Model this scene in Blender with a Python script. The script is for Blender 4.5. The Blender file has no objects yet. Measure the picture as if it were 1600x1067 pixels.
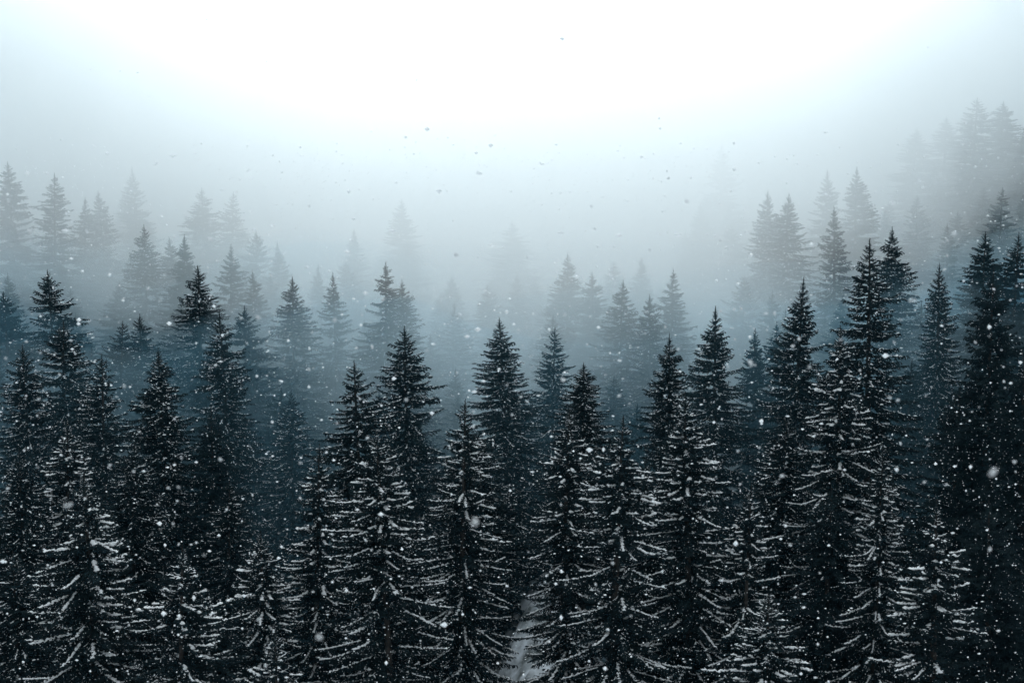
import bpy, math, random
import numpy as np
from mathutils import Vector, noise

random.seed(11)
RNG = np.random.default_rng(11)
R = math.radians
scene = bpy.context.scene
COL = scene.collection

# ------------------------------------------------------------------ camera
PITCH = R(7.26)
FPX = 2222.0                      # focal length in pixels of the 1600 px wide picture (50 mm)
cam_d = bpy.data.cameras.new('camera')
cam = bpy.data.objects.new('camera', cam_d)
COL.objects.link(cam)
cam.location = (0, 0, 0)
cam.rotation_euler = (math.pi / 2 - PITCH, 0, 0)
cam_d.lens = 50
cam_d.sensor_width = 36
cam_d.clip_start = 0.1
cam_d.clip_end = 3000
cam_d.dof.use_dof = True
cam_d.dof.focus_distance = 60
cam_d.dof.aperture_fstop = 5.0
scene.camera = cam

# ------------------------------------------------------------------ sky, sun, exposure
SUN_EL, SUN_AZ = R(24), R(-1)     # azimuth measured from +Y towards +X
world = bpy.data.worlds.new('World')
scene.world = world
world.use_nodes = True
nt = world.node_tree
nt.nodes.clear()
N = nt.nodes.new
L = nt.links.new
w_out = N('ShaderNodeOutputWorld')
w_bg = N('ShaderNodeBackground')
sky = N('ShaderNodeTexSky')
sky.sky_type = 'NISHITA'
sky.sun_disc = False
sky.sun_elevation = SUN_EL
sky.sun_rotation = SUN_AZ
sky.air_density = 1.0
sky.dust_density = 3.0
sky.ozone_density = 3.0
hs = N('ShaderNodeHueSaturation')
hs.inputs['Saturation'].default_value = 0.0      # a closed cloud cover: grey ...
tint = N('ShaderNodeMix')
tint.data_type = 'RGBA'
tint.blend_type = 'MULTIPLY'
tint.inputs[0].default_value = 1.0
tint.inputs[7].default_value = (0.76, 0.92, 1.0, 1)   # ... with a cold cast
# brighter cloud around the hidden sun, dimmer away from it
geo = N('ShaderNodeTexCoord')
dot = N('ShaderNodeVectorMath'); dot.operation = 'DOT_PRODUCT'
GL_EL, GL_AZ = R(7), R(-1.2)
dot.inputs[1].default_value = (math.sin(GL_AZ) * math.cos(GL_EL), math.cos(GL_AZ) * math.cos(GL_EL), math.sin(GL_EL))
L(geo.outputs['Generated'], dot.inputs[0])
ac = N('ShaderNodeMath'); ac.operation = 'ARCCOSINE'; L(dot.outputs['Value'], ac.inputs[0])
ramp = N('ShaderNodeMapRange'); ramp.interpolation_type = 'SMOOTHERSTEP'
ramp.inputs['From Min'].default_value = R(3)
ramp.inputs['From Max'].default_value = R(23)
ramp.inputs['To Min'].default_value = 1.15
ramp.inputs['To Max'].default_value = 0.22
L(ac.outputs[0], ramp.inputs['Value'])
mul = N('ShaderNodeVectorMath'); mul.operation = 'SCALE'
L(sky.outputs[0], hs.inputs['Color'])
gam = N('ShaderNodeGamma'); gam.inputs['Gamma'].default_value = 0.5     # cloud evens the sky out
L(hs.outputs[0], gam.inputs[0])
L(gam.outputs[0], tint.inputs[6])
L(tint.outputs[2], mul.inputs[0])
L(ramp.outputs[0], mul.inputs['Scale'])
warm = N('ShaderNodeMix'); warm.data_type = 'RGBA'      # the cloud is whiter round the hidden sun
fac = N('ShaderNodeMapRange'); fac.inputs['From Min'].default_value = 0.22; fac.inputs['From Max'].default_value = 0.50
L(ramp.outputs[0], fac.inputs['Value']); L(fac.outputs[0], warm.inputs[0])
warm.inputs[6].default_value = (0.87, 0.95, 0.995, 1)
warm.inputs[7].default_value = (1.0, 1.0, 0.97, 1)
L(warm.outputs[2], tint.inputs[7])
# an overcast sky is brightest overhead
sep = N('ShaderNodeSeparateXYZ'); L(geo.outputs['Generated'], sep.inputs[0])
zen = N('ShaderNodeMapRange'); zen.inputs['From Min'].default_value = 0.0; zen.inputs['From Max'].default_value = 0.9
zen.inputs['To Min'].default_value = 0.6; zen.inputs['To Max'].default_value = 20.0
L(sep.outputs['Z'], zen.inputs['Value'])
mul2 = N('ShaderNodeVectorMath'); mul2.operation = 'SCALE'
L(mul.outputs[0], mul2.inputs[0]); L(zen.outputs[0], mul2.inputs['Scale'])
L(mul2.outputs[0], w_bg.inputs[0])
w_bg.inputs[1].default_value = 0.15
L(w_bg.outputs[0], w_out.inputs[0])

sun_d = bpy.data.lights.new('sun', 'SUN')
sun_d.energy = 1.5
sun_d.angle = R(14)
sun_d.color = (0.86, 0.97, 1.0)
sun = bpy.data.objects.new('sun', sun_d)
COL.objects.link(sun)
sd = Vector((math.sin(SUN_AZ) * math.cos(SUN_EL), math.cos(SUN_AZ) * math.cos(SUN_EL), math.sin(SUN_EL)))
sun.rotation_euler = sd.to_track_quat('Z', 'Y').to_euler()

vs = scene.view_settings
vs.view_transform = 'Standard'
vs.look = 'None'
vs.exposure = 0.6
vs.gamma = 1.0
vs.use_curve_mapping = False

cy = scene.cycles
cy.max_bounces = 9
cy.diffuse_bounces = 2
cy.glossy_bounces = 1
cy.transmission_bounces = 2
cy.volume_bounces = 8
cy.transparent_max_bounces = 8
cy.use_denoising = True

HAZE_DENSITY = 0.00009
BANK_DENSITY = 0.038
MIST_DENSITY = 0.0068
WISP_DENSITY = 0.022

# ------------------------------------------------------------------ helpers
def node_mat(name):
    m = bpy.data.materials.new(name)
    m.use_nodes = True
    t = m.node_tree
    t.nodes.clear()
    return m, t.nodes.new, t.links.new

def noisy(name, c1, c2, scale, rough=0.9, bump=0.0, translucent=0.0, coord='Object', spec=0.2):
    m, n, l = node_mat(name)
    o = n('ShaderNodeOutputMaterial')
    b = n('ShaderNodeBsdfPrincipled')
    tc = n('ShaderNodeTexCoord')
    nz = n('ShaderNodeTexNoise')
    nz.inputs['Scale'].default_value = scale
    nz.inputs['Detail'].default_value = 4
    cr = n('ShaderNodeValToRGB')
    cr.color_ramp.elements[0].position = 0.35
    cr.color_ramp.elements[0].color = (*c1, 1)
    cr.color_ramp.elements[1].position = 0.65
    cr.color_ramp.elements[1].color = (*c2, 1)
    l(tc.outputs[coord], nz.inputs['Vector'])
    l(nz.outputs[0], cr.inputs[0])
    l(cr.outputs[0], b.inputs['Base Color'])
    b.inputs['Roughness'].default_value = rough
    b.inputs['Specular IOR Level'].default_value = spec
    if bump:
        bp = n('ShaderNodeBump')
        bp.inputs['Strength'].default_value = bump
        l(nz.outputs[0], bp.inputs['Height'])
        l(bp.outputs[0], b.inputs['Normal'])
    if translucent:
        tr = n('ShaderNodeBsdfTranslucent')
        l(cr.outputs[0], tr.inputs[0])
        mx = n('ShaderNodeMixShader')
        mx.inputs[0].default_value = translucent
        l(b.outputs[0], mx.inputs[1]); l(tr.outputs[0], mx.inputs[2])
        l(mx.outputs[0], o.inputs[0])
    else:
        l(b.outputs[0], o.inputs[0])
    return m

M_NEEDLE = noisy('spruce_needles', (0.005, 0.011, 0.015), (0.014, 0.025, 0.028), 1.7, 0.9, spec=0.05)
M_BARK = noisy('spruce_bark', (0.018, 0.016, 0.015), (0.045, 0.039, 0.035), 6, 0.95, 0.6)
M_SNOW = noisy('branch_snow', (0.85, 0.88, 0.91), (0.92, 0.94, 0.95), 9, 0.7, 0.2, 0.3)
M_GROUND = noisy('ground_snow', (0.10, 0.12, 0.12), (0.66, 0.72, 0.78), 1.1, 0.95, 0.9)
M_FLAKE = noisy('flake_snow', (0.90, 0.92, 0.94), (0.95, 0.96, 0.97), 3, 0.8, 0, 0.65)

def volume_mat(name, col, dens, g):
    m, n, l = node_mat(name)
    o = n('ShaderNodeOutputMaterial')
    v = n('ShaderNodeVolumePrincipled')
    v.inputs['Color'].default_value = (*col, 1)
    v.inputs['Density'].default_value = dens
    v.inputs['Anisotropy'].default_value = g
    l(v.outputs[0], o.inputs['Volume'])
    return m

def mesh_np(name, verts, tris, mat):
    """verts (n,3), tris (m,3) -> mesh"""
    me = bpy.data.meshes.new(name)
    verts = np.asarray(verts, dtype=np.float32); tris = np.asarray(tris, dtype=np.int32)
    me.vertices.add(len(verts)); me.vertices.foreach_set('co', verts.ravel())
    me.loops.add(tris.size); me.loops.foreach_set('vertex_index', tris.ravel())
    me.polygons.add(len(tris))
    me.polygons.foreach_set('loop_start', np.arange(0, tris.size, 3, dtype=np.int32))
    me.polygons.foreach_set('loop_total', np.full(len(tris), 3, dtype=np.int32))
    me.update(calc_edges=True)
    me.validate()
    me.materials.append(mat)
    return me

def link(name, me, parent=None):
    o = bpy.data.objects.new(name, me)
    COL.objects.link(o)
    o.parent = parent
    return o

class Buf:
    def __init__(s):
        s.v = []; s.t = []; s.n = 0
    def add(s, v, t):
        s.v.append(np.asarray(v, float)); s.t.append(np.asarray(t, int) + s.n); s.n += len(v)
    def arrays(s):
        if not s.v:
            return np.zeros((0, 3)), np.zeros((0, 3), int)
        return np.concatenate(s.v), np.concatenate(s.t)

def rot_z(a):
    c, s = math.cos(a), math.sin(a)
    return np.array([[c, -s, 0], [s, c, 0], [0, 0, 1.0]])
def rot_y(a):
    c, s = math.cos(a), math.sin(a)
    return np.array([[c, 0, s], [0, 1, 0], [-s, 0, c]])
def rot_x(a):
    c, s = math.cos(a), math.sin(a)
    return np.array([[1, 0, 0], [0, c, -s], [0, s, c]])

# ------------------------------------------------------------------ terrain
def ground_z(x, y):
    z = -33.0
    t = min(max((y - 105) / 130, 0), 1)
    z += 13 * t * t * (3 - 2 * t)                                 # the slope beyond the stand
    z += 0.10 * max(y - 235, 0)
    t = min(max((x - 22) / 60, 0), 1) * min(max((y - 110) / 80, 0), 1)
    z += 13 * t * t * (3 - 2 * t)                                 # a knoll on the right
    s = math.exp(-((x - 1.6) / 4.2) ** 2 - ((y - 69) / (17.0 if y < 69 else 7.0)) ** 2)
    z += 12.4 * s                                                 # a snowy spur in the gap
    if s > .02: z += s * (1.1 * noise.noise(Vector((x * 0.7, y * 0.7, 1.2))) + 0.5 * noise.noise(Vector((x * 2.1, y * 2.1, 5.2))))
    z += 1.3 * noise.noise(Vector((x * 0.03, y * 0.03, 3.1))) + 0.35 * noise.noise(Vector((x * 0.15, y * 0.15, 7.7)))
    return z

def axis(a, b, fine_a, fine_b, step, coarse, very=None):
    out = [a]
    while out[-1] < b:
        p = out[-1]
        st = step if fine_a <= p < fine_b else coarse
        if very and very[0] <= p < very[1]: st = .4
        out.append(p + st)
    return out
gx = axis(-600, 600, -130, 130, 2.0, 15, (-7, 8))
gy = axis(-300, 600, 20, 260, 2.0, 15, (54, 84))
gv = [(x, y, ground_z(x, y)) for y in gy for x in gx]
W = len(gx)
gt = []
for j in range(len(gy) - 1):
    for i in range(W - 1):
        a = j * W + i
        gt += [(a, a + 1, a + W + 1), (a, a + W + 1, a + W)]
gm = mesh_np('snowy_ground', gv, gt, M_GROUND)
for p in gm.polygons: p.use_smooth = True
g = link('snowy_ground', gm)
g['kind'] = 'structure'; g['label'] = 'snow covered forest floor under the spruces'

# ------------------------------------------------------------------ air
def box_mesh(name, x0, x1, y0, y1, z0, z1, mat):
    v = [(x, y, z) for z in (z0, z1) for y in (y0, y1) for x in (x0, x1)]
    q = [(0, 2, 3, 1), (4, 5, 7, 6), (0, 1, 5, 4), (2, 6, 7, 3), (0, 4, 6, 2), (1, 3, 7, 5)]
    t = []
    for a, b, c, d in q: t += [(a, b, c), (a, c, d)]
    return mesh_np(name, v, t, mat)
HAZE_TOP = 62
o = link('haze', box_mesh('haze', -640, 640, -340, 640, -36.5, HAZE_TOP, volume_mat('thin_air', (0.30, 0.75, 1.0), HAZE_DENSITY, 0.7)))
o['kind'] = 'stuff'; o['label'] = 'thin haze filling the air over the forest'

def bank_front(x, z):
    f = float(np.interp(x, [-70, -40, -22, -9, 0, 14, 22, 32, 50, 80], [123, 113, 103, 88, 82, 86, 97, 120, 146, 158]))
    f += 12 * noise.noise(Vector((x * 0.05, z * 0.09, 1.3))) + 4 * noise.noise(Vector((x * 0.16, z * 0.2, 4.3)))
    f += 0.35 * max(-z - 12, 0)
    return f
def fog_bank():
    nx, nz = 121, 30
    xs = np.concatenate([np.linspace(-420, -100, 12)[:-1], np.linspace(-100, 100, 99), np.linspace(100, 420, 12)[1:]]); zs = np.linspace(-36, 1, nz)
    v = []; idx = {}
    for layer in (0, 1):
        for j in range(nz):
            u = j / (nz - 1)
            for i in range(nx):
                x = xs[i]
                top = 15 + 34 * min(abs(x + 1) / 66, 1) ** 2.0 + 3 * noise.noise(Vector((x * 0.05, 5.5, layer))) 
                z = -36 + (top + 36) * u
                y = bank_front(x, z) + 14 * max(u - 0.6, 0) ** 2 if layer == 0 else 600.0
                idx[layer, j, i] = len(v); v.append((x, y, z))
    t = []
    def quad(a, b, c, d): t.extend([(a, b, c), (a, c, d)])
    for j in range(nz - 1):
        for i in range(nx - 1):
            quad(idx[0, j, i], idx[0, j, i + 1], idx[0, j + 1, i + 1], idx[0, j + 1, i])
            quad(idx[1, j, i + 1], idx[1, j, i], idx[1, j + 1, i], idx[1, j + 1, i + 1])
    for i in range(nx - 1):
        quad(idx[0, nz - 1, i], idx[0, nz - 1, i + 1], idx[1, nz - 1, i + 1], idx[1, nz - 1, i])
        quad(idx[0, 0, i + 1], idx[0, 0, i], idx[1, 0, i], idx[1, 0, i + 1])
    for j in range(nz - 1):
        quad(idx[0, j + 1, 0], idx[1, j + 1, 0], idx[1, j, 0], idx[0, j, 0])
        quad(idx[0, j, nx - 1], idx[1, j, nx - 1], idx[1, j + 1, nx - 1], idx[0, j + 1, nx - 1])
    o = link('fog_bank', mesh_np('fog_bank', v, t, volume_mat('fog', (0.955, 0.974, 0.980), BANK_DENSITY, 0.55)))
    o['kind'] = 'stuff'; o['label'] = 'pale fog bank rolling over the far forest'
fog_bank()

def ground_mist():
    """thin mist lying between the trees, up to a few metres below the tips; starts behind the front row"""
    xs = np.linspace(-150, 150, 76); ys = np.linspace(60, 150, 31)
    nx, ny = len(xs), len(ys)
    v = []
    for layer in (0, 1):
        for j in range(ny):
            for i in range(nx):
                x = xs[i]; fr = min(max((x - 17) / 12, 0), 1) * 22 + min(max((-x - 24) / 14, 0), 1) * 9 + 5 * noise.noise(Vector((x * .09, 2.2, 0)))
                y = ys[j] + fr * (1 - j / (ny - 1))
                edge = min(j / 4, 1)
                z = -36.2 if layer == 0 else -27 + edge * (18.5 + 6 * noise.noise(Vector((x * .06, y * .06, 8.8))))
                v.append((x, y, z))
    t = []
    def quad(a, b, c, d): t.extend([(a, b, c), (a, c, d)])
    K = nx * ny
    for j in range(ny - 1):
        for i in range(nx - 1):
            a = j * nx + i
            quad(a, a + nx, a + nx + 1, a + 1)
            quad(K + a, K + a + 1, K + a + nx + 1, K + a + nx)
    for i in range(nx - 1):
        quad(i, i + 1, K + i + 1, K + i)
        a = (ny - 1) * nx + i
        quad(a + 1, a, K + a, K + a + 1)
    for j in range(ny - 1):
        a, b = j * nx, (j + 1) * nx
        quad(b, a, K + a, K + b)
        a, b = a + nx - 1, b + nx - 1
        quad(a, b, K + b, K + a)
    o = link('ground_mist', mesh_np('ground_mist', v, t, volume_mat('mist', (0.36, 0.74, 0.95), MIST_DENSITY, 0.5)))
    o['kind'] = 'stuff'; o['label'] = 'thin blue mist lying low between the spruces'
ground_mist()

def mist_wisps():
    """torn patches of mist drifting between the trees"""
    import bmesh
    bm = bmesh.new()
    rnd = random.Random(4)
    for x, y, z, rx, ry, rz in [(-8, 92, -14, 13, 7, 4.5), (-30, 88, -17, 12, 6, 5), (9, 96, -12, 12, 7, 4.5), (-22, 104, -9, 15, 6, 4), (27, 100, -13, 12, 6, 5),
                                (-47, 110, -10, 12, 6, 4), (44, 108, -7, 11, 6, 4)]:
        q = bmesh.ops.create_icosphere(bm, subdivisions=4, radius=1)
        for v in q['verts']:
            n = noise.noise(v.co * 1.6 + Vector((x, y, z))) + .5 * noise.noise(v.co * 3.5 + Vector((y, z, x)))
            k = 1 + .45 * n
            v.co = Vector((x + v.co.x * rx * k, y + v.co.y * ry * k, z + v.co.z * rz * k))
    me = bpy.data.meshes.new('mist_wisps'); bm.to_mesh(me); bm.free()
    me.materials.append(volume_mat('wisp', (0.78, 0.92, 0.97), WISP_DENSITY, 0.5))
    o = link('mist_wisps', me)
    o['kind'] = 'stuff'; o['label'] = 'torn wisps of mist drifting between the spruces'
mist_wisps()

# ------------------------------------------------------------------ spruce boughs
def stick(buf, p, d, length, r, sides=3):
    """thin needle-clad twig: tapered, from p along unit d; fat in the middle"""
    d = d / (np.linalg.norm(d) + 1e-9)
    a = np.cross(d, (0, 0, 1.0)); na = np.linalg.norm(a)
    a = a / na if na > 1e-3 else np.array([1.0, 0, 0])
    b = np.cross(d, a)
    base = p; tip = p + d * length; mid = p + d * length * 0.4
    a0 = random.uniform(0, 2)
    ring = [mid + r * (math.cos(a0 + k * 2 * math.pi / 3) * a + math.sin(a0 + k * 2 * math.pi / 3) * b) for k in range(3)]
    buf.add([base] + ring + [tip], [(0, 2, 1), (0, 3, 2), (0, 1, 3), (1, 2, 4), (2, 3, 4), (3, 1, 4)])

def clump_line(buf, pts, w, keep, gap):
    """lumpy ridge of snow along a polyline, broken into pieces"""
    run = []
    def flush(run):
        if len(run) < 2: return
        v = []; n = len(run)
        for i, (p, q) in enumerate(run):
            e = 0.35 if i in (0, n - 1) else 1.0
            ww = w * e * random.uniform(0.40, 1.40)
            side = np.array([-q[1], q[0], 0]); side /= (np.linalg.norm(side) + 1e-9)
            off = side * random.uniform(-.3, .3) * w
            v += [p + off + side * ww * .5, p + off + np.array([0, 0, ww * 0.48]), p + off - side * ww * .5]
        t = []
        for i in range(n - 1):
            a = 3 * i
            for k in range(3):
                k2 = (k + 1) % 3
                t += [(a + k, a + k2, a + 3 + k2), (a + k, a + 3 + k2, a + 3 + k)]
        t += [(0, 2, 1), (3 * n - 3, 3 * n - 2, 3 * n - 1)]
        buf.add(v, t)
    on = random.random() < keep
    for i in range(len(pts) - 1):
        q = pts[i + 1] - pts[i]
        if on: run.append((pts[i], q))
        if random.random() < gap:
            if on: flush(run); run = []
            on = random.random() < keep
    flush(run)

def speck(buf, p, r):
    """small dab of snow"""
    v = [(1, 0, 0), (-.6, .8, 0), (-.5, -.9, 0), (0, 0, 1), (0, 0, -.4)]
    buf.add([p + r * random.uniform(.6, 1.4) * np.array(q) for q in v], [(0, 1, 3), (1, 2, 3), (2, 0, 3), (1, 0, 4), (2, 1, 4), (0, 2, 4)])

def make_branch(length, seed):
    """bough along +X with its root at the origin. Returns needles, thick snow, thin snow"""
    random.seed(seed)
    nb, hv, lt = Buf(), Buf(), Buf()
    n = max(6, int(length / 0.14))
    bend = random.uniform(-.12, .12); sag = random.uniform(.10, .18); lift = random.uniform(.05, .12)
    def sp(t):
        return np.array([length * t, length * bend * t * t, length * (-sag * t * t * 1.2 + lift * t ** 5)])
    def up(p, k): return p + np.array([0, 0, k])
    for i in range(n):
        p, q = sp(i / n), sp((i + 1.3) / n)
        stick(nb, p, q - p, np.linalg.norm(q - p), 0.035 * (1.1 - .4 * i / n))
    step = 0.085
    m = int(length / step)
    for i in range(1, m + 1):
        t = i / m
        if t < 0.12: continue
        p = sp(t); d = sp(min(t + .05, 1.05)) - sp(t - .05); d /= np.linalg.norm(d)
        for s in (-1, 1):
            if random.random() < .08: continue
            full = 0.10 + 0.40 * min(length, 2.4) / 2.4 * 1.0 * (1 - t) ** 0.75 * (0.6 + .4 * min(1, t * 4)) + .06 * length * (1 - t)
            tl = full * random.uniform(.65, 1.15)
            yaw = s * R(random.uniform(38, 66)); 
            dd = rot_z(yaw) @ d
            dd[2] -= random.uniform(.15, .85)
            dd /= np.linalg.norm(dd)
            stick(nb, p, dd, tl, random.uniform(.022, .034))
            k = int(tl / 0.085)
            for j in range(k):
                tt = (j + .6) / (k + .3)
                pp = p + dd * tl * tt
                for s2 in (-1, 1):
                    if random.random() < .15: continue
                    d3 = rot_z(s2 * R(random.uniform(30, 60))) @ dd
                    d3[2] -= random.uniform(.05, .6)
                    stick(nb, pp, d3, (0.07 + .30 * tl * (1 - tt)) * random.uniform(.7, 1.2), random.uniform(.018, .028))
            # snow lying on the twig
            if tl > .12:
                pts = [up(p + dd * tl * u, .02 + random.uniform(0, .01)) for u in np.linspace(.15, .95, max(3, int(tl / .055)))]
                if random.random() < .22: clump_line(hv, pts, random.uniform(.024, .042), .5, .5)
                for rep in range(1):
                    if random.random() < .28: speck(hv, up(p + dd * tl * random.uniform(.3, 1), .025), random.uniform(.012, .028))
                if random.random() < .22: speck(lt, up(p + dd * tl * random.uniform(.3, 1), .022), random.uniform(.010, .022))
                if random.random() < .10: clump_line(lt, pts, random.uniform(.020, .032), .45, .5)
    cnt = max(6, int(length / .055))
    pts = [up(sp(u) + np.array([0, random.uniform(-.025, .025), 0]), random.uniform(.01, .045)) for u in np.linspace(random.uniform(.22, .5), 1.0, cnt)]
    clump_line(hv, pts, .096 if length > 1 else .066, .88, .15)
    pts2 = [p + np.array([0, random.choice((-1, 1)) * .05, 0]) for p in pts]
    clump_line(hv, pts2, .045, .35, .35)
    clump_line(lt, pts, .056, .60, .28)
    return nb.arrays(), hv.arrays(), lt.arrays()

CLASSES = (0.5, 1.1, 1.8, 2.6)
BR = {c: [make_branch(c, 100 + 10 * ci + k) for k in range(4)] for ci, c in enumerate(CLASSES)}

TREE_H = 22.0
def crown_radius(h, rm=2.75, k=4.2):
    return (rm * (1 - math.exp(-k * h / TREE_H)) + 0.04) * min(1, .62 + h * .16)

def bough_list(seed, dense=1.0, hmax=17.0):
    """(depth below the tip, azimuth, pitch, length, class, variant, roll) of every bough"""
    rnd = random.Random(seed)
    out = []
    h = 0.35
    lob = [rnd.uniform(0, 6.28) for _ in range(3)]
    rm, kk = rnd.uniform(2.3, 3.05), rnd.uniform(3.4, 6.2)
    gap_h, gap_a = rnd.uniform(2.5, 8), rnd.uniform(0, 6.28)
    while h < hmax:
        n = 5 if h < 2 else 6
        a0 = rnd.uniform(0, 6.28)
        for k in range(n):
            if rnd.random() < .05: continue
            a = a0 + k * 6.283 / n + rnd.uniform(-.3, .3)
            hh = h + rnd.uniform(-.16, .16)
            if abs(hh - gap_h) < .8 and math.cos(a - gap_a) > .3 and rnd.random() < .75: continue    # boughs the wind has taken
            r = crown_radius(hh, rm, kk) * (rnd.uniform(.78, 1.12) if rnd.random() < .6 else rnd.uniform(.45, .85)) * (1 + .12 * math.sin(2 * a + lob[0] + hh * .5) + .08 * math.sin(a + lob[1] + hh * 1.3))
            if rnd.random() < .06: r *= 1.18
            pitch = 38 - 26 * min(hh, 2.0) / 2 - 22 * min(max(hh - 2, 0), 8) / 8 + rnd.uniform(-12, 12)
            if h < .8: pitch += 8
            c = min(CLASSES, key=lambda q: abs(q - r))
            out.append((hh, a, R(pitch), r, c, rnd.randrange(4), rnd.uniform(-.3, .3)))
        h += (0.125 + 0.018 * min(h, 9)) / dense * rnd.uniform(.7, 1.3)
    return out

def bough_matrix(b):
    hh, a, pitch, r, c, k, roll = b
    s = r / c
    # root height: the TIP of the bough hangs about at depth hh
    M = rot_z(a) @ rot_y(-pitch) @ rot_x(roll) * s
    root = np.array([0, 0, TREE_H - hh])
    return M, root

def trunk_arrays(seed):
    rnd = random.Random(seed)
    b = []; t = []
    K = 9; S = 14
    px, py = rnd.uniform(-.12, .12), rnd.uniform(-.12, .12)
    for i in range(S + 1):
        u = i / S
        z = -0.6 + (TREE_H + 0.55) * u
        r = 0.24 * (1 - u) ** .8 + 0.012 + (.10 * max(0, .08 - u) / .08)
        cx, cy_ = px * math.sin(u * 3.1), py * math.sin(u * 3.1)
        for k in range(K):
            an = 2 * math.pi * k / K
            rr = r * (1 + .08 * math.sin(3 * an + seed))
            b.append((cx + rr * math.cos(an), cy_ + rr * math.sin(an), z))
    for i in range(S):
        for k in range(K):
            a, c = i * K + k, i * K + (k + 1) % K
            t += [(a, c, c + K), (a, c + K, a + K)]
    top = len(b); b.append((0, 0, TREE_H + .02))
    for k in range(K): t.append((S * K + k, S * K + (k + 1) % K, top))
    return b, t

def leader(buf, rnd_seed):
    random.seed(rnd_seed)
    stick(buf, np.array([0, 0, TREE_H - .8]), np.array([0, 0, 1.0]), .85, .045)
    for i in range(26):
        z = TREE_H - .02 - i * .035
        a = random.uniform(0, 6.28)
        d = np.array([math.cos(a), math.sin(a), random.uniform(.5, 1.2)])
        stick(buf, np.array([0, 0, z]), d, .05 + .005 * i, .02)

def fill_tree(seed, dense):
    """whole-crown arrays: needles, thick snow, thin snow"""
    out = [Buf(), Buf(), Buf()]
    for b in bough_list(seed, dense):
        M, root = bough_matrix(b)
        for buf, (v, t) in zip(out, BR[b[4]][b[5]]):
            if buf is out[1] and b[0] > .9 and b[3] < .66 * crown_radius(b[0]): continue
            if len(v): buf.add(v @ M.T + root, t)
    leader(out[0], seed)
    return [b.arrays() for b in out]

VARIANTS = []
for k in range(7):
    ar = fill_tree(500 + k, (1.3, 1.2, 1.35, 1.1, 1.25, 1.4, 1.2)[k])
    VARIANTS.append(dict(
        trunk=mesh_np('trunk', *trunk_arrays(k), M_BARK),
        crown=mesh_np('crown', *ar[0], M_NEEDLE),
        heavy=mesh_np('snow_cover', *ar[1], M_SNOW),
        light=mesh_np('snow_cover', *ar[2], M_SNOW)))
print('variant tris', [len(v['crown'].polygons) for v in VARIANTS], [len(v['heavy'].polygons) for v in VARIANTS])
BR_ME = {c: [(mesh_np('branch', *x[0], M_NEEDLE), mesh_np('snow', *x[1], M_SNOW)) for x in BR[c]] for c in CLASSES}

def ray_point(px, py, d):
    """the point of the place at forward distance d (metres along +Y) seen at that pixel"""
    cx, cz = (px - 800) / FPX, (533.5 - py) / FPX
    dy = math.cos(PITCH) + cz * math.sin(PITCH)
    dz = -math.sin(PITCH) + cz * math.cos(PITCH)
    return Vector((cx / dy * d, d, dz / dy * d))

def pixel_of(x, y, z):
    f = y * math.cos(PITCH) - z * math.sin(PITCH)
    u = y * math.sin(PITCH) + z * math.cos(PITCH)
    return 800 + FPX * x / f, 533.5 - FPX * u / f

TREES = []
def root_empty(x, y, height, w, label, group):
    e = bpy.data.objects.new('spruce_tree', None)
    COL.objects.link(e)
    e.empty_display_size = .5
    rx, ry, rz = R(random.gauss(0, 1.3)), R(random.gauss(0, 1.3)), random.uniform(0, 6.28)
    from mathutils import Euler
    e.rotation_euler = (rx, ry, rz)
    tip = Euler((rx, ry, rz)).to_matrix() @ Vector((0, 0, height))     # a leaning tree keeps its tip where it was measured
    e.location = (x - tip.x, y - tip.y, ground_z(x, y))
    e.scale = (w * random.uniform(.93, 1.07), w * random.uniform(.93, 1.07), height / TREE_H)
    e['label'] = label; e['category'] = 'tree'; e['group'] = group
    TREES.append((x, y))
    return e

def spruce(x, y, height, w, snow, label, group, var=None):
    v = VARIANTS[random.randrange(7) if var is None else var]
    e = root_empty(x, y, height, w, label, group)
    link('trunk', v['trunk'], e); link('crown', v['crown'], e)
    if snow: link('snow_cover', v[snow], e)['kind'] = 'stuff'
    return e

def close_spruce(x, y, height, w, seed, label, group, depth=8.5):
    """tree near the camera: every bough down to depth is a part with its own snow; the rest is the lower crown"""
    e = root_empty(x, y, height, w, label, group)
    link('trunk', mesh_np('trunk', *trunk_arrays(seed), M_BARK), e)
    low = [Buf(), Buf()]
    cnt = 0
    for b in bough_list(seed, 1.0):
        M, root = bough_matrix(b)
        if .9 < b[0] < depth and b[3] > .66 * crown_radius(b[0]) and cnt < 220:
            cnt += 1
            nb, sn = BR_ME[b[4]][b[5]]
            from mathutils import Matrix
            mw = Matrix([[*M[i], root[i]] for i in range(3)] + [[0, 0, 0, 1]])
            o = link('branch', nb, e); o.matrix_local = mw
            if random.random() < .88: link('snow', sn, o)['kind'] = 'stuff'
        else:
            for buf, (v, t) in zip(low, BR[b[4]][b[5]][:2]):
                if buf is low[1] and b[0] > .9 and (b[3] < .66 * crown_radius(b[0])): continue     # inner boughs stay dark
                if len(v): buf.add(v @ M.T + root, t)
    leader(low[0], seed)
    ca, sa = low[0].arrays(), low[1].arrays()
    link('crown', mesh_np('crown', *ca, M_NEEDLE), e)
    link('snow_cover', mesh_np('snow_cover', *sa, M_SNOW), e)['kind'] = 'stuff'
    return e

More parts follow.
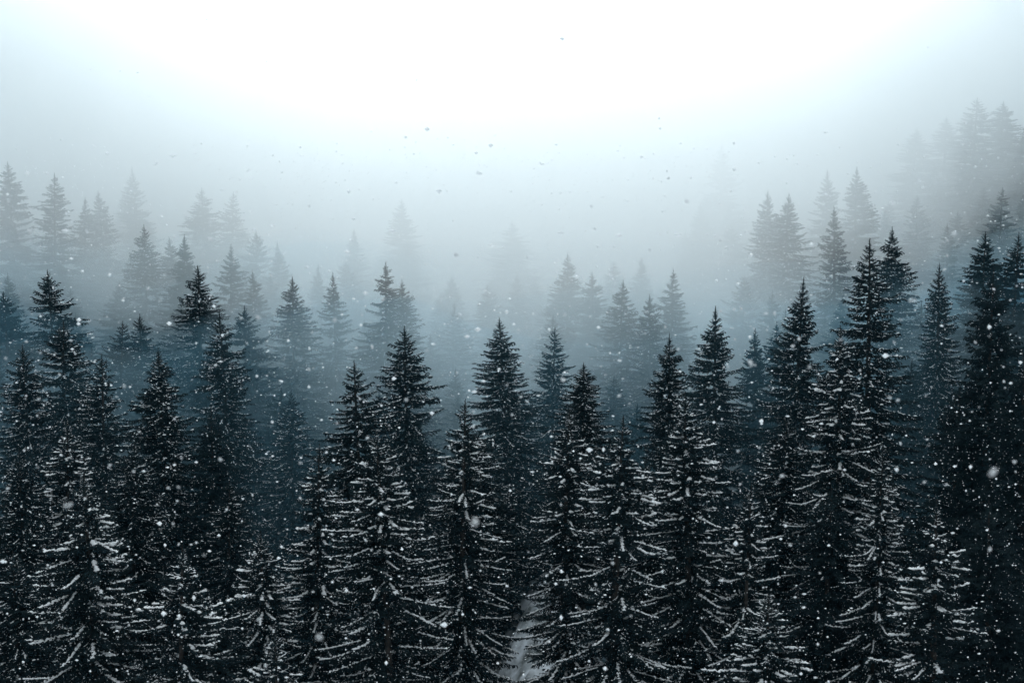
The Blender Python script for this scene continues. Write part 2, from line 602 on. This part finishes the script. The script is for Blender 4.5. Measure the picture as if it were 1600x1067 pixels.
# ------------------------------------------------------------------ the spruces one can point at
# tip as seen (1600 px picture), forward distance, width factor, snow, label
ROW_A = 'snow laden spruces along the front of the stand'
ROW_B = 'dark spruces of the middle of the stand'
ROW_C = 'fading spruces at the edge of the fog'
ROW_D = 'ghostly spruces inside the fog'
T = [
 # front row, snow on every bough
 (131, 738, 47, 1.22, 'C', 'broad spruce with thick snow on wide spread boughs at the lower left', ROW_A),
 (285, 850, 46, 1.18, 'C', 'short snowy spruce right of the broad one at the lower left', ROW_A),
 (407, 828, 54, 1.02, 'C', 'thinly snowed slim spruce low between the small snowy one and the tall pair', ROW_A),
 (499, 692, 56, 0.98, 'C', 'slender snowy spruce, left one of the tall close pair left of centre', ROW_A),
 (587, 668, 53, 1.08, 'C', 'full snowy spruce, right one of the tall close pair left of centre', ROW_A),
 (727, 622, 56, 0.98, 'C', 'tall narrow snowy spruce just left of the pale gap in the trees', ROW_A),
 (890, 640, 54, 0.95, 'C', 'tall snowy spruce just right of the pale gap in the trees', ROW_A),
 (974, 648, 51, 1.08, 'C', 'snow striped spruce in the middle of the tight trio right of the gap', ROW_A),
 (1070, 610, 54, 1.10, 'C', 'wide snow striped spruce on the right of the tight trio right of the gap', ROW_A),
 (1174, 756, 53, 0.90, 'C', 'lower snowy spruce leaning on the right side of the snow striped trio', ROW_A),
 (1380, 694, 56, 0.86, 'C', 'slim snowy spruce left of the blue misty opening at the lower right', ROW_A),
 (1463, 778, 48, 1.12, 'C', 'snow edged spruce in front of the black wall of trees at the lower right', ROW_A),
 # second row
 (105, 655, 62, 1.15, 'heavy', 'dim snowy spruce standing right behind the broad one at the lower left', ROW_B),
 (30, 700, 60, 1.1, 'light', 'dark spruce with faint snow low at the left edge of the picture', ROW_B),
 (210, 690, 66, 1.0, 'light', 'nearly black spruce above the misty pocket at the lower left', ROW_B),
 (35, 538, 72, 1.15, 'light', 'dark pointed spruce close to the left edge at mid height', ROW_B),
 (99, 500, 76, 1.2, 'light', 'dark spruce with snowy shoulders right of the leftmost pointed one', ROW_B),
 (159, 553, 72, 1.05, 'light', 'black spruce between two taller ones in the left dark stand', ROW_B),
 (247, 543, 70, 1.2, 'light', 'broad black spruce in the left dark stand, lower than its right neighbour', ROW_B),
 (342, 482, 76, 1.12, 'light', 'dark blunt topped spruce rising from the left dark stand', ROW_B),
 (553, 563, 66, 1.2, 'light', 'dark bushy spruce with pale frosted left flank, lower of two left of centre', ROW_B),
 (632, 508, 72, 1.15, 'light', 'tall dark spruce left of the lone central spruce', ROW_B),
 (780, 496, 74, 1.2, 'light', 'lone dark symmetrical spruce standing in the centre against the fog', ROW_B),
 (867, 510, 82, 0.92, 'light', 'slim grey spruce just right of the lone central one', ROW_B),
 (912, 566, 68, 0.95, 'light', 'dark narrow spruce rising behind the tight snowy trio', ROW_B),
 (1046, 520, 70, 0.95, 'light', 'narrow dark spruce rising above the wide snow striped one', ROW_B),
 (1118, 478, 74, 1.18, 'light', 'neat conical dark spruce with frosted boughs right of the tight trio', ROW_B),
 (1180, 512, 84, 0.85, None, 'small grey spruce tucked between two big dark ones right of centre', ROW_B),
 (1256, 432, 74, 1.12, 'light', 'big dark spruce left of the tallest one in the right half', ROW_B),
 (1313, 508, 64, 1.12, 'heavy', 'snow streaked spruce in front of the two tallest dark ones on the right', ROW_B),
 (1359, 372, 72, 1.42, 'light', 'tallest dark spruce of the right half with a sharp black tip', ROW_B),
 (1553, 418, 62, 1.20, None, 'black towering spruce at the right edge of the picture', ROW_B),
 (1600, 560, 58, 1.25, None, 'black spruce cut by the right edge of the picture', ROW_B),
 (1500, 600, 66, 1.2, None, 'black spruce filling the dark wall left of the towering edge one', ROW_B),
 (1468, 410, 88, 1.0, 'light', 'dark narrow spruce between the tallest one and the towering edge one', ROW_B),
 (1425, 560, 84, 1.15, None, 'dark spruce low behind the right misty opening', ROW_B),
 (655, 660, 78, 1.1, 'light', 'dark spruce half hidden behind the tall close pair left of centre', ROW_B),
 (820, 610, 86, 1.0, 'light', 'dim spruce behind the right shoulder of the lone central one', ROW_B),
 (1010, 715, 62, 0.8, 'light', 'thin dark spire between the two right trees of the snowy trio', ROW_B),
 (1230, 640, 66, 1.15, 'light', 'black spruce in front of the big dark one right of centre', ROW_B),
 (1300, 760, 58, 1.2, None, 'black spruce low in the shade between the lower right snowy ones', ROW_B),
 (1200, 925, 44, 1.1, 'heavy', 'spruce top with slanting snowy twigs at the bottom edge right of centre', ROW_A),
 (430, 985, 44, 0.9, 'heavy', 'tiny snowy spruce top at the bottom edge left of centre', ROW_A),
 (330, 640, 70, 1.1, None, 'black spruce in the shade under the blunt topped one', ROW_B),
 (455, 610, 80, 1.0, 'light', 'dim spruce in the bluish gap left of the tall close pair', ROW_B),
 (1545, 780, 52, 1.2, None, 'black spruce crown low at the right edge behind the snow edged one', ROW_B),
 (20, 860, 50, 1.1, 'light', 'dark snow flecked spruce in the bottom left corner', ROW_B),
 (650, 800, 62, 1.0, 'light', 'dark low spruce crown between the tall pair and the narrow snowy one', ROW_B),
 # third row: fog begins
 (74, 421, 96, 1.15, 'light', 'grey green spruce tip above the left dark stand near the left edge', ROW_C),
 (5, 455, 98, 1.3, None, 'murky spruce cut by the left edge at mid height', ROW_C),
 (192, 500, 92, 1.0, None, 'small grey spruce in a dip of the left stand', ROW_C),
 (225, 350, 118, 1.35, 'light', 'tall hazy spruce, leftmost of three tips in a row left of centre', ROW_C),
 (264, 369, 122, 1.05, None, 'slim hazy spruce, middle of three tips in a row left of centre', ROW_C),
 (288, 366, 112, 1.15, None, 'hazy spruce, rightmost of three tips in a row left of centre', ROW_C),
 (309, 414, 98, 1.35, 'light', 'wide topped dark grey spruce below the three hazy tips', ROW_C),
 (361, 381, 110, 1.1, 'light', 'sharp grey spruce right of the three hazy tips', ROW_C),
 (394, 421, 106, 1.0, None, 'small grey spruce between the sharp grey one and the layered one', ROW_C),
 (457, 432, 96, 1.3, 'light', 'large grey layered spruce left of the twin grey spruces', ROW_C),
 (520, 425, 100, 1.05, 'light', 'grey slender spruce right beside the large layered one', ROW_C),
 (497, 412, 124, 1.0, None, 'pale thin spruce peeping between the layered and the slender grey ones', ROW_C),
 (603, 409, 97, 1.2, 'light', 'grey spruce with sharp tip, left of a pair above the tall dark one', ROW_C),
 (628, 436, 98, 1.05, 'light', 'grey spruce with lower tip, right of a pair above the tall dark one', ROW_C),
 (712, 574, 98, 0.95, None, 'pale low spruce in the fog left of the lone central one', ROW_C),
 (887, 394, 111, 1.25, None, 'pale sharp spruce, leftmost and tallest of the row right of centre', ROW_C),
 (925, 423, 107, 1.2, None, 'pale spruce second from the left in the row right of centre', ROW_C),
 (974, 437, 98, 1.3, 'light', 'grey wide spruce third from the left in the row right of centre', ROW_C),
 (1015, 459, 96, 1.0, 'light', 'grey narrow spruce in a dip of the row right of centre', ROW_C),
 (1052, 420, 101, 1.3, 'light', 'grey tall spruce at the right end of the row right of centre', ROW_C),
 (1163, 430, 114, 1.2, None, 'pale bushy spruce between the row right of centre and the big dark one', ROW_C),
 (1207, 454, 108, 1.05, None, 'pale slim spruce touching the big dark one right of centre', ROW_C),
 (1200, 297, 124, 1.15, 'light', 'hazy spruce, left of two close tips high on the right slope', ROW_C),
 (1233, 302, 121, 1.45, 'light', 'hazy wide spruce, right of two close tips high on the right slope', ROW_C),
 (1303, 322, 114, 1.35, 'light', 'grey green spruce above the big dark one of the right half', ROW_C),
 (1394, 354, 100, 1.25, 'light', 'grey spruce right behind the tallest dark one', ROW_C),
 (1540, 362, 100, 1.4, None, 'murky broad spruce behind the black towering one', ROW_C),
 (1592, 362, 98, 1.3, None, 'murky blue spruce at the right edge above the towering one', ROW_C),
 (1440, 470, 104, 1.1, None, 'dim spruce between the grey one and the dark narrow one at right', ROW_C),
 # ghosts
 (12, 252, 132, 1.5, None, 'faint tall spruce at the left edge, highest of the left ones', ROW_D),
 (85, 270, 130, 1.4, None, 'faint slim spruce second from the left edge', ROW_D),
 (133, 307, 134, 1.3, None, 'faint spruce, left of a ghostly pair on the left', ROW_D),
 (153, 297, 136, 1.2, None, 'faint spruce, right of a ghostly pair on the left', ROW_D),
 (206, 260, 152, 1.1, None, 'barely visible thin spruce above the tall hazy one', ROW_D),
 (315, 293, 142, 1.5, None, 'ghostly wide spruce above the wide topped dark grey one', ROW_D),
 (365, 299, 144, 1.1, None, 'ghostly slim spruce above the sharp grey one', ROW_D),
 (400, 360, 128, 1.2, None, 'pale spruce over the small grey one, left of its equal pale neighbour', ROW_D),
 (433, 376, 126, 1.0, None, 'pale spruce with needle thin tip left of the large layered one', ROW_D),
 (553, 357, 138, 1.2, None, 'ghostly spruce left above the grey pair left of centre', ROW_D),
 (628, 310, 146, 1.3, None, 'ghostly spruce above the grey pair left of centre', ROW_D),
 (706, 430, 130, 1.1, None, 'ghostly narrow spruce between the grey pair and the lone central one', ROW_D),
 (800, 345, 147, 1.7, None, 'ghostly broad spruce high above the lone central one', ROW_D),
 (1002, 400, 128, 1.0, None, 'ghostly spruce peeping over the row right of centre', ROW_D),
 (960, 405, 130, 1.0, None, 'ghostly small tip between the second and third of the row right of centre', ROW_D),
 (1128, 224, 172, 1.4, None, 'barely visible lofty spruce left of the right slope', ROW_D),
 (1293, 264, 140, 1.1, None, 'faint narrow spruce left of the faint broad one on the right slope', ROW_D),
 (1339, 260, 136, 1.5, None, 'faint broad spruce above the tallest dark one', ROW_D),
 (1433, 200, 180, 1.7, None, 'ghostly spruce on the left shoulder of the far dark knoll', ROW_D),
 (1479, 182, 176, 1.8, None, 'ghostly spruce on the far dark knoll, left of its summit', ROW_D),
 (1527, 152, 170, 2.0, None, 'highest ghostly spruce on the summit of the far dark knoll', ROW_D),
 (1568, 158, 172, 1.9, None, 'ghostly round headed spruce right of the far knoll summit', ROW_D),
 (1610, 190, 168, 1.8, None, 'ghostly spruce at the right edge on the far dark knoll', ROW_D),
]
random.seed(77)
for i, (px, py, d, w, snow, label, grp) in enumerate(T):
    if grp is ROW_D: d *= 1.02
    p = ray_point(px, py, d)
    h = p.z - ground_z(p.x, p.y)
    if snow == 'C':
        close_spruce(p.x, p.y, h, w, 900 + i, label, grp)
    else:
        spruce(p.x, p.y, h, w, snow, label, grp)

# ------------------------------------------------------------------ lower trees that fill the stand behind and between
def skyline(px, d):
    """highest row (px) a filling tree at that distance may reach: it stays below the tips listed above"""
    best = 2000
    for (qx, qy, qd, qw, *_r) in T:
        if qd > d + 25: continue
        dx = abs(px - qx)
        slope = 1.0
        best = min(best, qy + (22 if d > 95 else 35) + dx * 2.0) if dx < 140 else best
    return best
LANDMARKS = [(12, 254, 'the faint tall spruce at the left edge'), (99, 500, 'the snow shouldered spruce at left'), (35, 538, 'the dark pointed spruce at the left edge'),
             (131, 738, 'the broad snowy spruce at lower left'), (225, 350, 'the three hazy tips at left'), (247, 543, 'the broad black spruce at left'),
             (285, 850, 'the short snowy spruce at lower left'), (342, 482, 'the blunt topped dark spruce'), (361, 381, 'the sharp grey spruce left of centre'),
             (457, 432, 'the large layered grey spruce'), (553, 563, 'the bushy dark spruce left of centre'), (587, 668, 'the tall close snowy pair'),
             (603, 409, 'the grey pair left of centre'), (727, 622, 'the narrow snowy spruce by the gap'), (780, 496, 'the lone central spruce'),
             (887, 394, 'the pale sharp spruce right of centre'), (974, 648, 'the snow striped trio'), (1052, 420, 'the tall grey spruce right of centre'),
             (1118, 478, 'the neat conical dark spruce'), (1174, 756, 'the low spruce beside the trio'), (1233, 302, 'the two hazy tips at right'),
             (1256, 432, 'the big dark spruce at right'), (1359, 372, 'the tallest dark spruce at right'), (1380, 694, 'the slim snowy spruce at lower right'),
             (1463, 778, 'the snow edged spruce at lower right'), (1527, 152, 'the far knoll summit'), (1553, 418, 'the black towering spruce at right')]
BELTS = [(0, 85, 'low dark spruce crown', 'light'), (85, 115, 'dim misty spruce crown', 'light'), (115, 400, 'pale foggy spruce crown', None)]
FILL = []
random.seed(5)
fills = 0
d = 61.0
while d < 185:
    half = d * 0.385 + 3
    x = -half + random.uniform(0, 4)
    gap = 4.6 if 85 < d < 130 else 5.0 + 0.012 * d
    while x < half:
        xx, yy = x + random.uniform(-1.6, 1.6), d + random.uniform(-2.2, 2.2)
        x += gap
        if min((math.hypot(xx - a, yy - b) for a, b in TREES), default=9) < (3.0 if d < 90 else 3.6): continue
        gz = ground_z(xx, yy)
        px, _ = pixel_of(xx, yy, -10)
        if 775 < px < 850 and yy < 100: continue        # the pale gap
        if abs(px - 200) < 26 and yy < 85: continue     # misty pocket
        if abs(px - 1425) < 28 and yy < 80: continue    # misty pocket
        lim = skyline(px, yy)
        h = random.uniform(17, 24) if yy > 85 else random.uniform(13, 18)
        _, py = pixel_of(xx, yy, gz + h)
        if py < lim:
            zt = ray_point(px, min(lim, 1200), yy).z
            h = zt - gz
            if h < 9: continue
        belt = next(b for b in BELTS if b[0] <= yy < b[1])
        e = spruce(xx, yy, h, random.uniform(.95, 1.3), belt[3] if random.random() < (.3 if yy < 85 else .6) else None, '', 'filling')
        FILL.append((e, belt[2], *pixel_of(xx, yy, gz + h), yy))
        fills += 1
    d += gap
cells = {}
for e, kind, px, py, yy in FILL:
    lm = min(LANDMARKS, key=lambda m: math.hypot(px - m[0], (py - m[1]) * .8))
    dx, dy = px - lm[0], py - lm[1]
    rel = ('just left of' if dx < 0 else 'just right of') if abs(dx) > abs(dy) * .7 else ('just below' if dy > 0 else 'just above')
    cells.setdefault((kind, rel, lm[2]), []).append((yy, e))
for (kind, rel, name), lst in cells.items():
    lst.sort(key=lambda q: q[0])
    for k, (yy, e) in enumerate(lst):
        pre = '' if len(lst) == 1 else ('nearer ' if k == 0 else 'farther ') if len(lst) == 2 else ''
        e['label'] = pre + kind + ' ' + rel + ' ' + name
        e['group'] = ('low dark spruces crowded between taller ones' if 'low' in kind else 'dim spruces behind the dark stand' if 'dim' in kind else 'pale spruces on the far slope') if len(lst) < 3 else kind.replace('crown', 'crowns') + ' ' + rel + ' ' + name
print('fills', fills, 'trees', len(TREES))

# ------------------------------------------------------------------ falling snow
def ico():
    p = (1 + 5 ** .5) / 2
    v = np.array([(-1, p, 0), (1, p, 0), (-1, -p, 0), (1, -p, 0), (0, -1, p), (0, 1, p), (0, -1, -p), (0, 1, -p), (p, 0, -1), (p, 0, 1), (-p, 0, -1), (-p, 0, 1)], float)
    v /= np.linalg.norm(v[0])
    f = [(0, 11, 5), (0, 5, 1), (0, 1, 7), (0, 7, 10), (0, 10, 11), (1, 5, 9), (5, 11, 4), (11, 10, 2), (10, 7, 6), (7, 1, 8), (3, 9, 4), (3, 4, 2), (3, 2, 6), (3, 6, 8), (3, 8, 9), (4, 9, 5), (2, 4, 11), (6, 2, 10), (8, 6, 7), (9, 8, 1)]
    return v, np.array(f)
ICO_V, ICO_F = ico()
OCT_V = np.array([(1, 0, 0), (-1, 0, 0), (0, 1, 0), (0, -1, 0), (0, 0, 1), (0, 0, -1)], float)
OCT_F = np.array([(0, 2, 4), (2, 1, 4), (1, 3, 4), (3, 0, 4), (2, 0, 5), (1, 2, 5), (3, 1, 5), (0, 3, 5)])

rng = np.random.default_rng(3)
NF = 62000
NEAR, FAR = 6.0, 60.0
dd = (rng.random(NF) * (FAR ** 2.2 - NEAR ** 2.2) + NEAR ** 2.2) ** (1 / 2.2)
xx = (rng.random(NF) - .5) * .92 * dd
zz = (rng.random(NF) - .5) * .66 * dd - dd * math.tan(PITCH)
cen = np.stack([xx, dd, zz], 1)
keep = (zz < 0.2) | (rng.random(NF) < .06)
cen = cen[keep]; NF = len(cen)
rad = 0.0040 + 0.0080 * rng.random(NF) ** 3.2
V = OCT_V[None] * (rad[:, None, None] * rng.uniform(.6, 1.4, (NF, 6, 1)))
V = V * rng.uniform(.7, 1.5, (NF, 1, 3)) * np.array([1.25, 1, .9]) + cen[:, None]
F = OCT_F[None] + (np.arange(NF) * 6)[:, None, None]
o = link('falling_snow', mesh_np('falling_snow', V.reshape(-1, 3), F.reshape(-1, 3), M_FLAKE))
o['kind'] = 'stuff'; o['label'] = 'fine snow falling everywhere in front of the forest'

random.seed(31)
FL = []
for k in range(6):
    rr = np.random.default_rng(40 + k)
    b = Buf()
    for j in range(3 + k % 3):
        c = rr.normal(0, .55, 3) * (j > 0)
        b.add(ICO_V * rr.uniform(.45, 1.0) * rr.uniform(.75, 1.2, (12, 1)) + c, ICO_F)
    FL.append(mesh_np('snowflake', *b.arrays(), M_FLAKE))
# the big flakes one can point at, where they hang in the air: pixel, diameter (px of 1600), distance
BIG = [(1424, 468, 13, 3.0), (1173, 567, 12, 3.3), (743, 814, 17, 2.0), (404, 496, 11, 3.5), (289, 337, 11, 2.6), (329, 374, 10, 4), (497, 996, 16, 1.9),
       (713, 398, 11, 3.6), (1073, 314, 10, 3.1), (635, 625, 9, 4), (523, 500, 10, 3.4), (880, 594, 10, 3.6), (1547, 856, 11, 3.2), (1552, 738, 15, 2.0),
       (345, 718, 9, 4), (1391, 622, 8, 4), (1403, 625, 8, 4.5), (1492, 365, 10, 3.4), (1196, 490, 9, 4), (1210, 490, 8, 4.5), (376, 497, 8, 4.5),
       (598, 468, 9, 4), (1153, 705, 7, 5), (1248, 530, 8, 4.5), (105, 790, 15, 2.4), (1300, 372, 7, 5), (262, 762, 7, 5), (403, 968, 8, 4),
       (194, 603, 8, 4), (1585, 722, 8, 4), (1480, 757, 7, 5), (1222, 743, 9, 3.6), (815, 620, 7, 5), (930, 357, 7, 5), (483, 322, 6, 5), (370, 300, 6, 5)]
rnd = random.Random(9)
spots = list(BIG)
while len(spots) < 285:
    px, py = rnd.uniform(-30, 1630), rnd.triangular(262, 1090, 500)
    spots.append((px, py, rnd.uniform(3.5, 7.5), rnd.uniform(3.5, 8)))
for i, (px, py, dia, dist) in enumerate(spots):
    p = ray_point(px, py, dist)
    r = dia / 2 / FPX * dist
    o = link('snowflake', FL[i % 6])
    o.location = p
    o.scale = (r * .62, r * .62, r * .62)
    o.rotation_euler = (rnd.uniform(0, 6), rnd.uniform(0, 6), rnd.uniform(0, 6))
    o['category'] = 'snowflake'
    big = dia > 8.5
    o['group'] = 'largest blurred snowflakes close to the camera' if big else 'medium snowflakes drifting in the air'
    o['label'] = ('large soft white snowflake floating in front of the dark forest' if big else 'medium white snowflake clump drifting in the air before the trees')
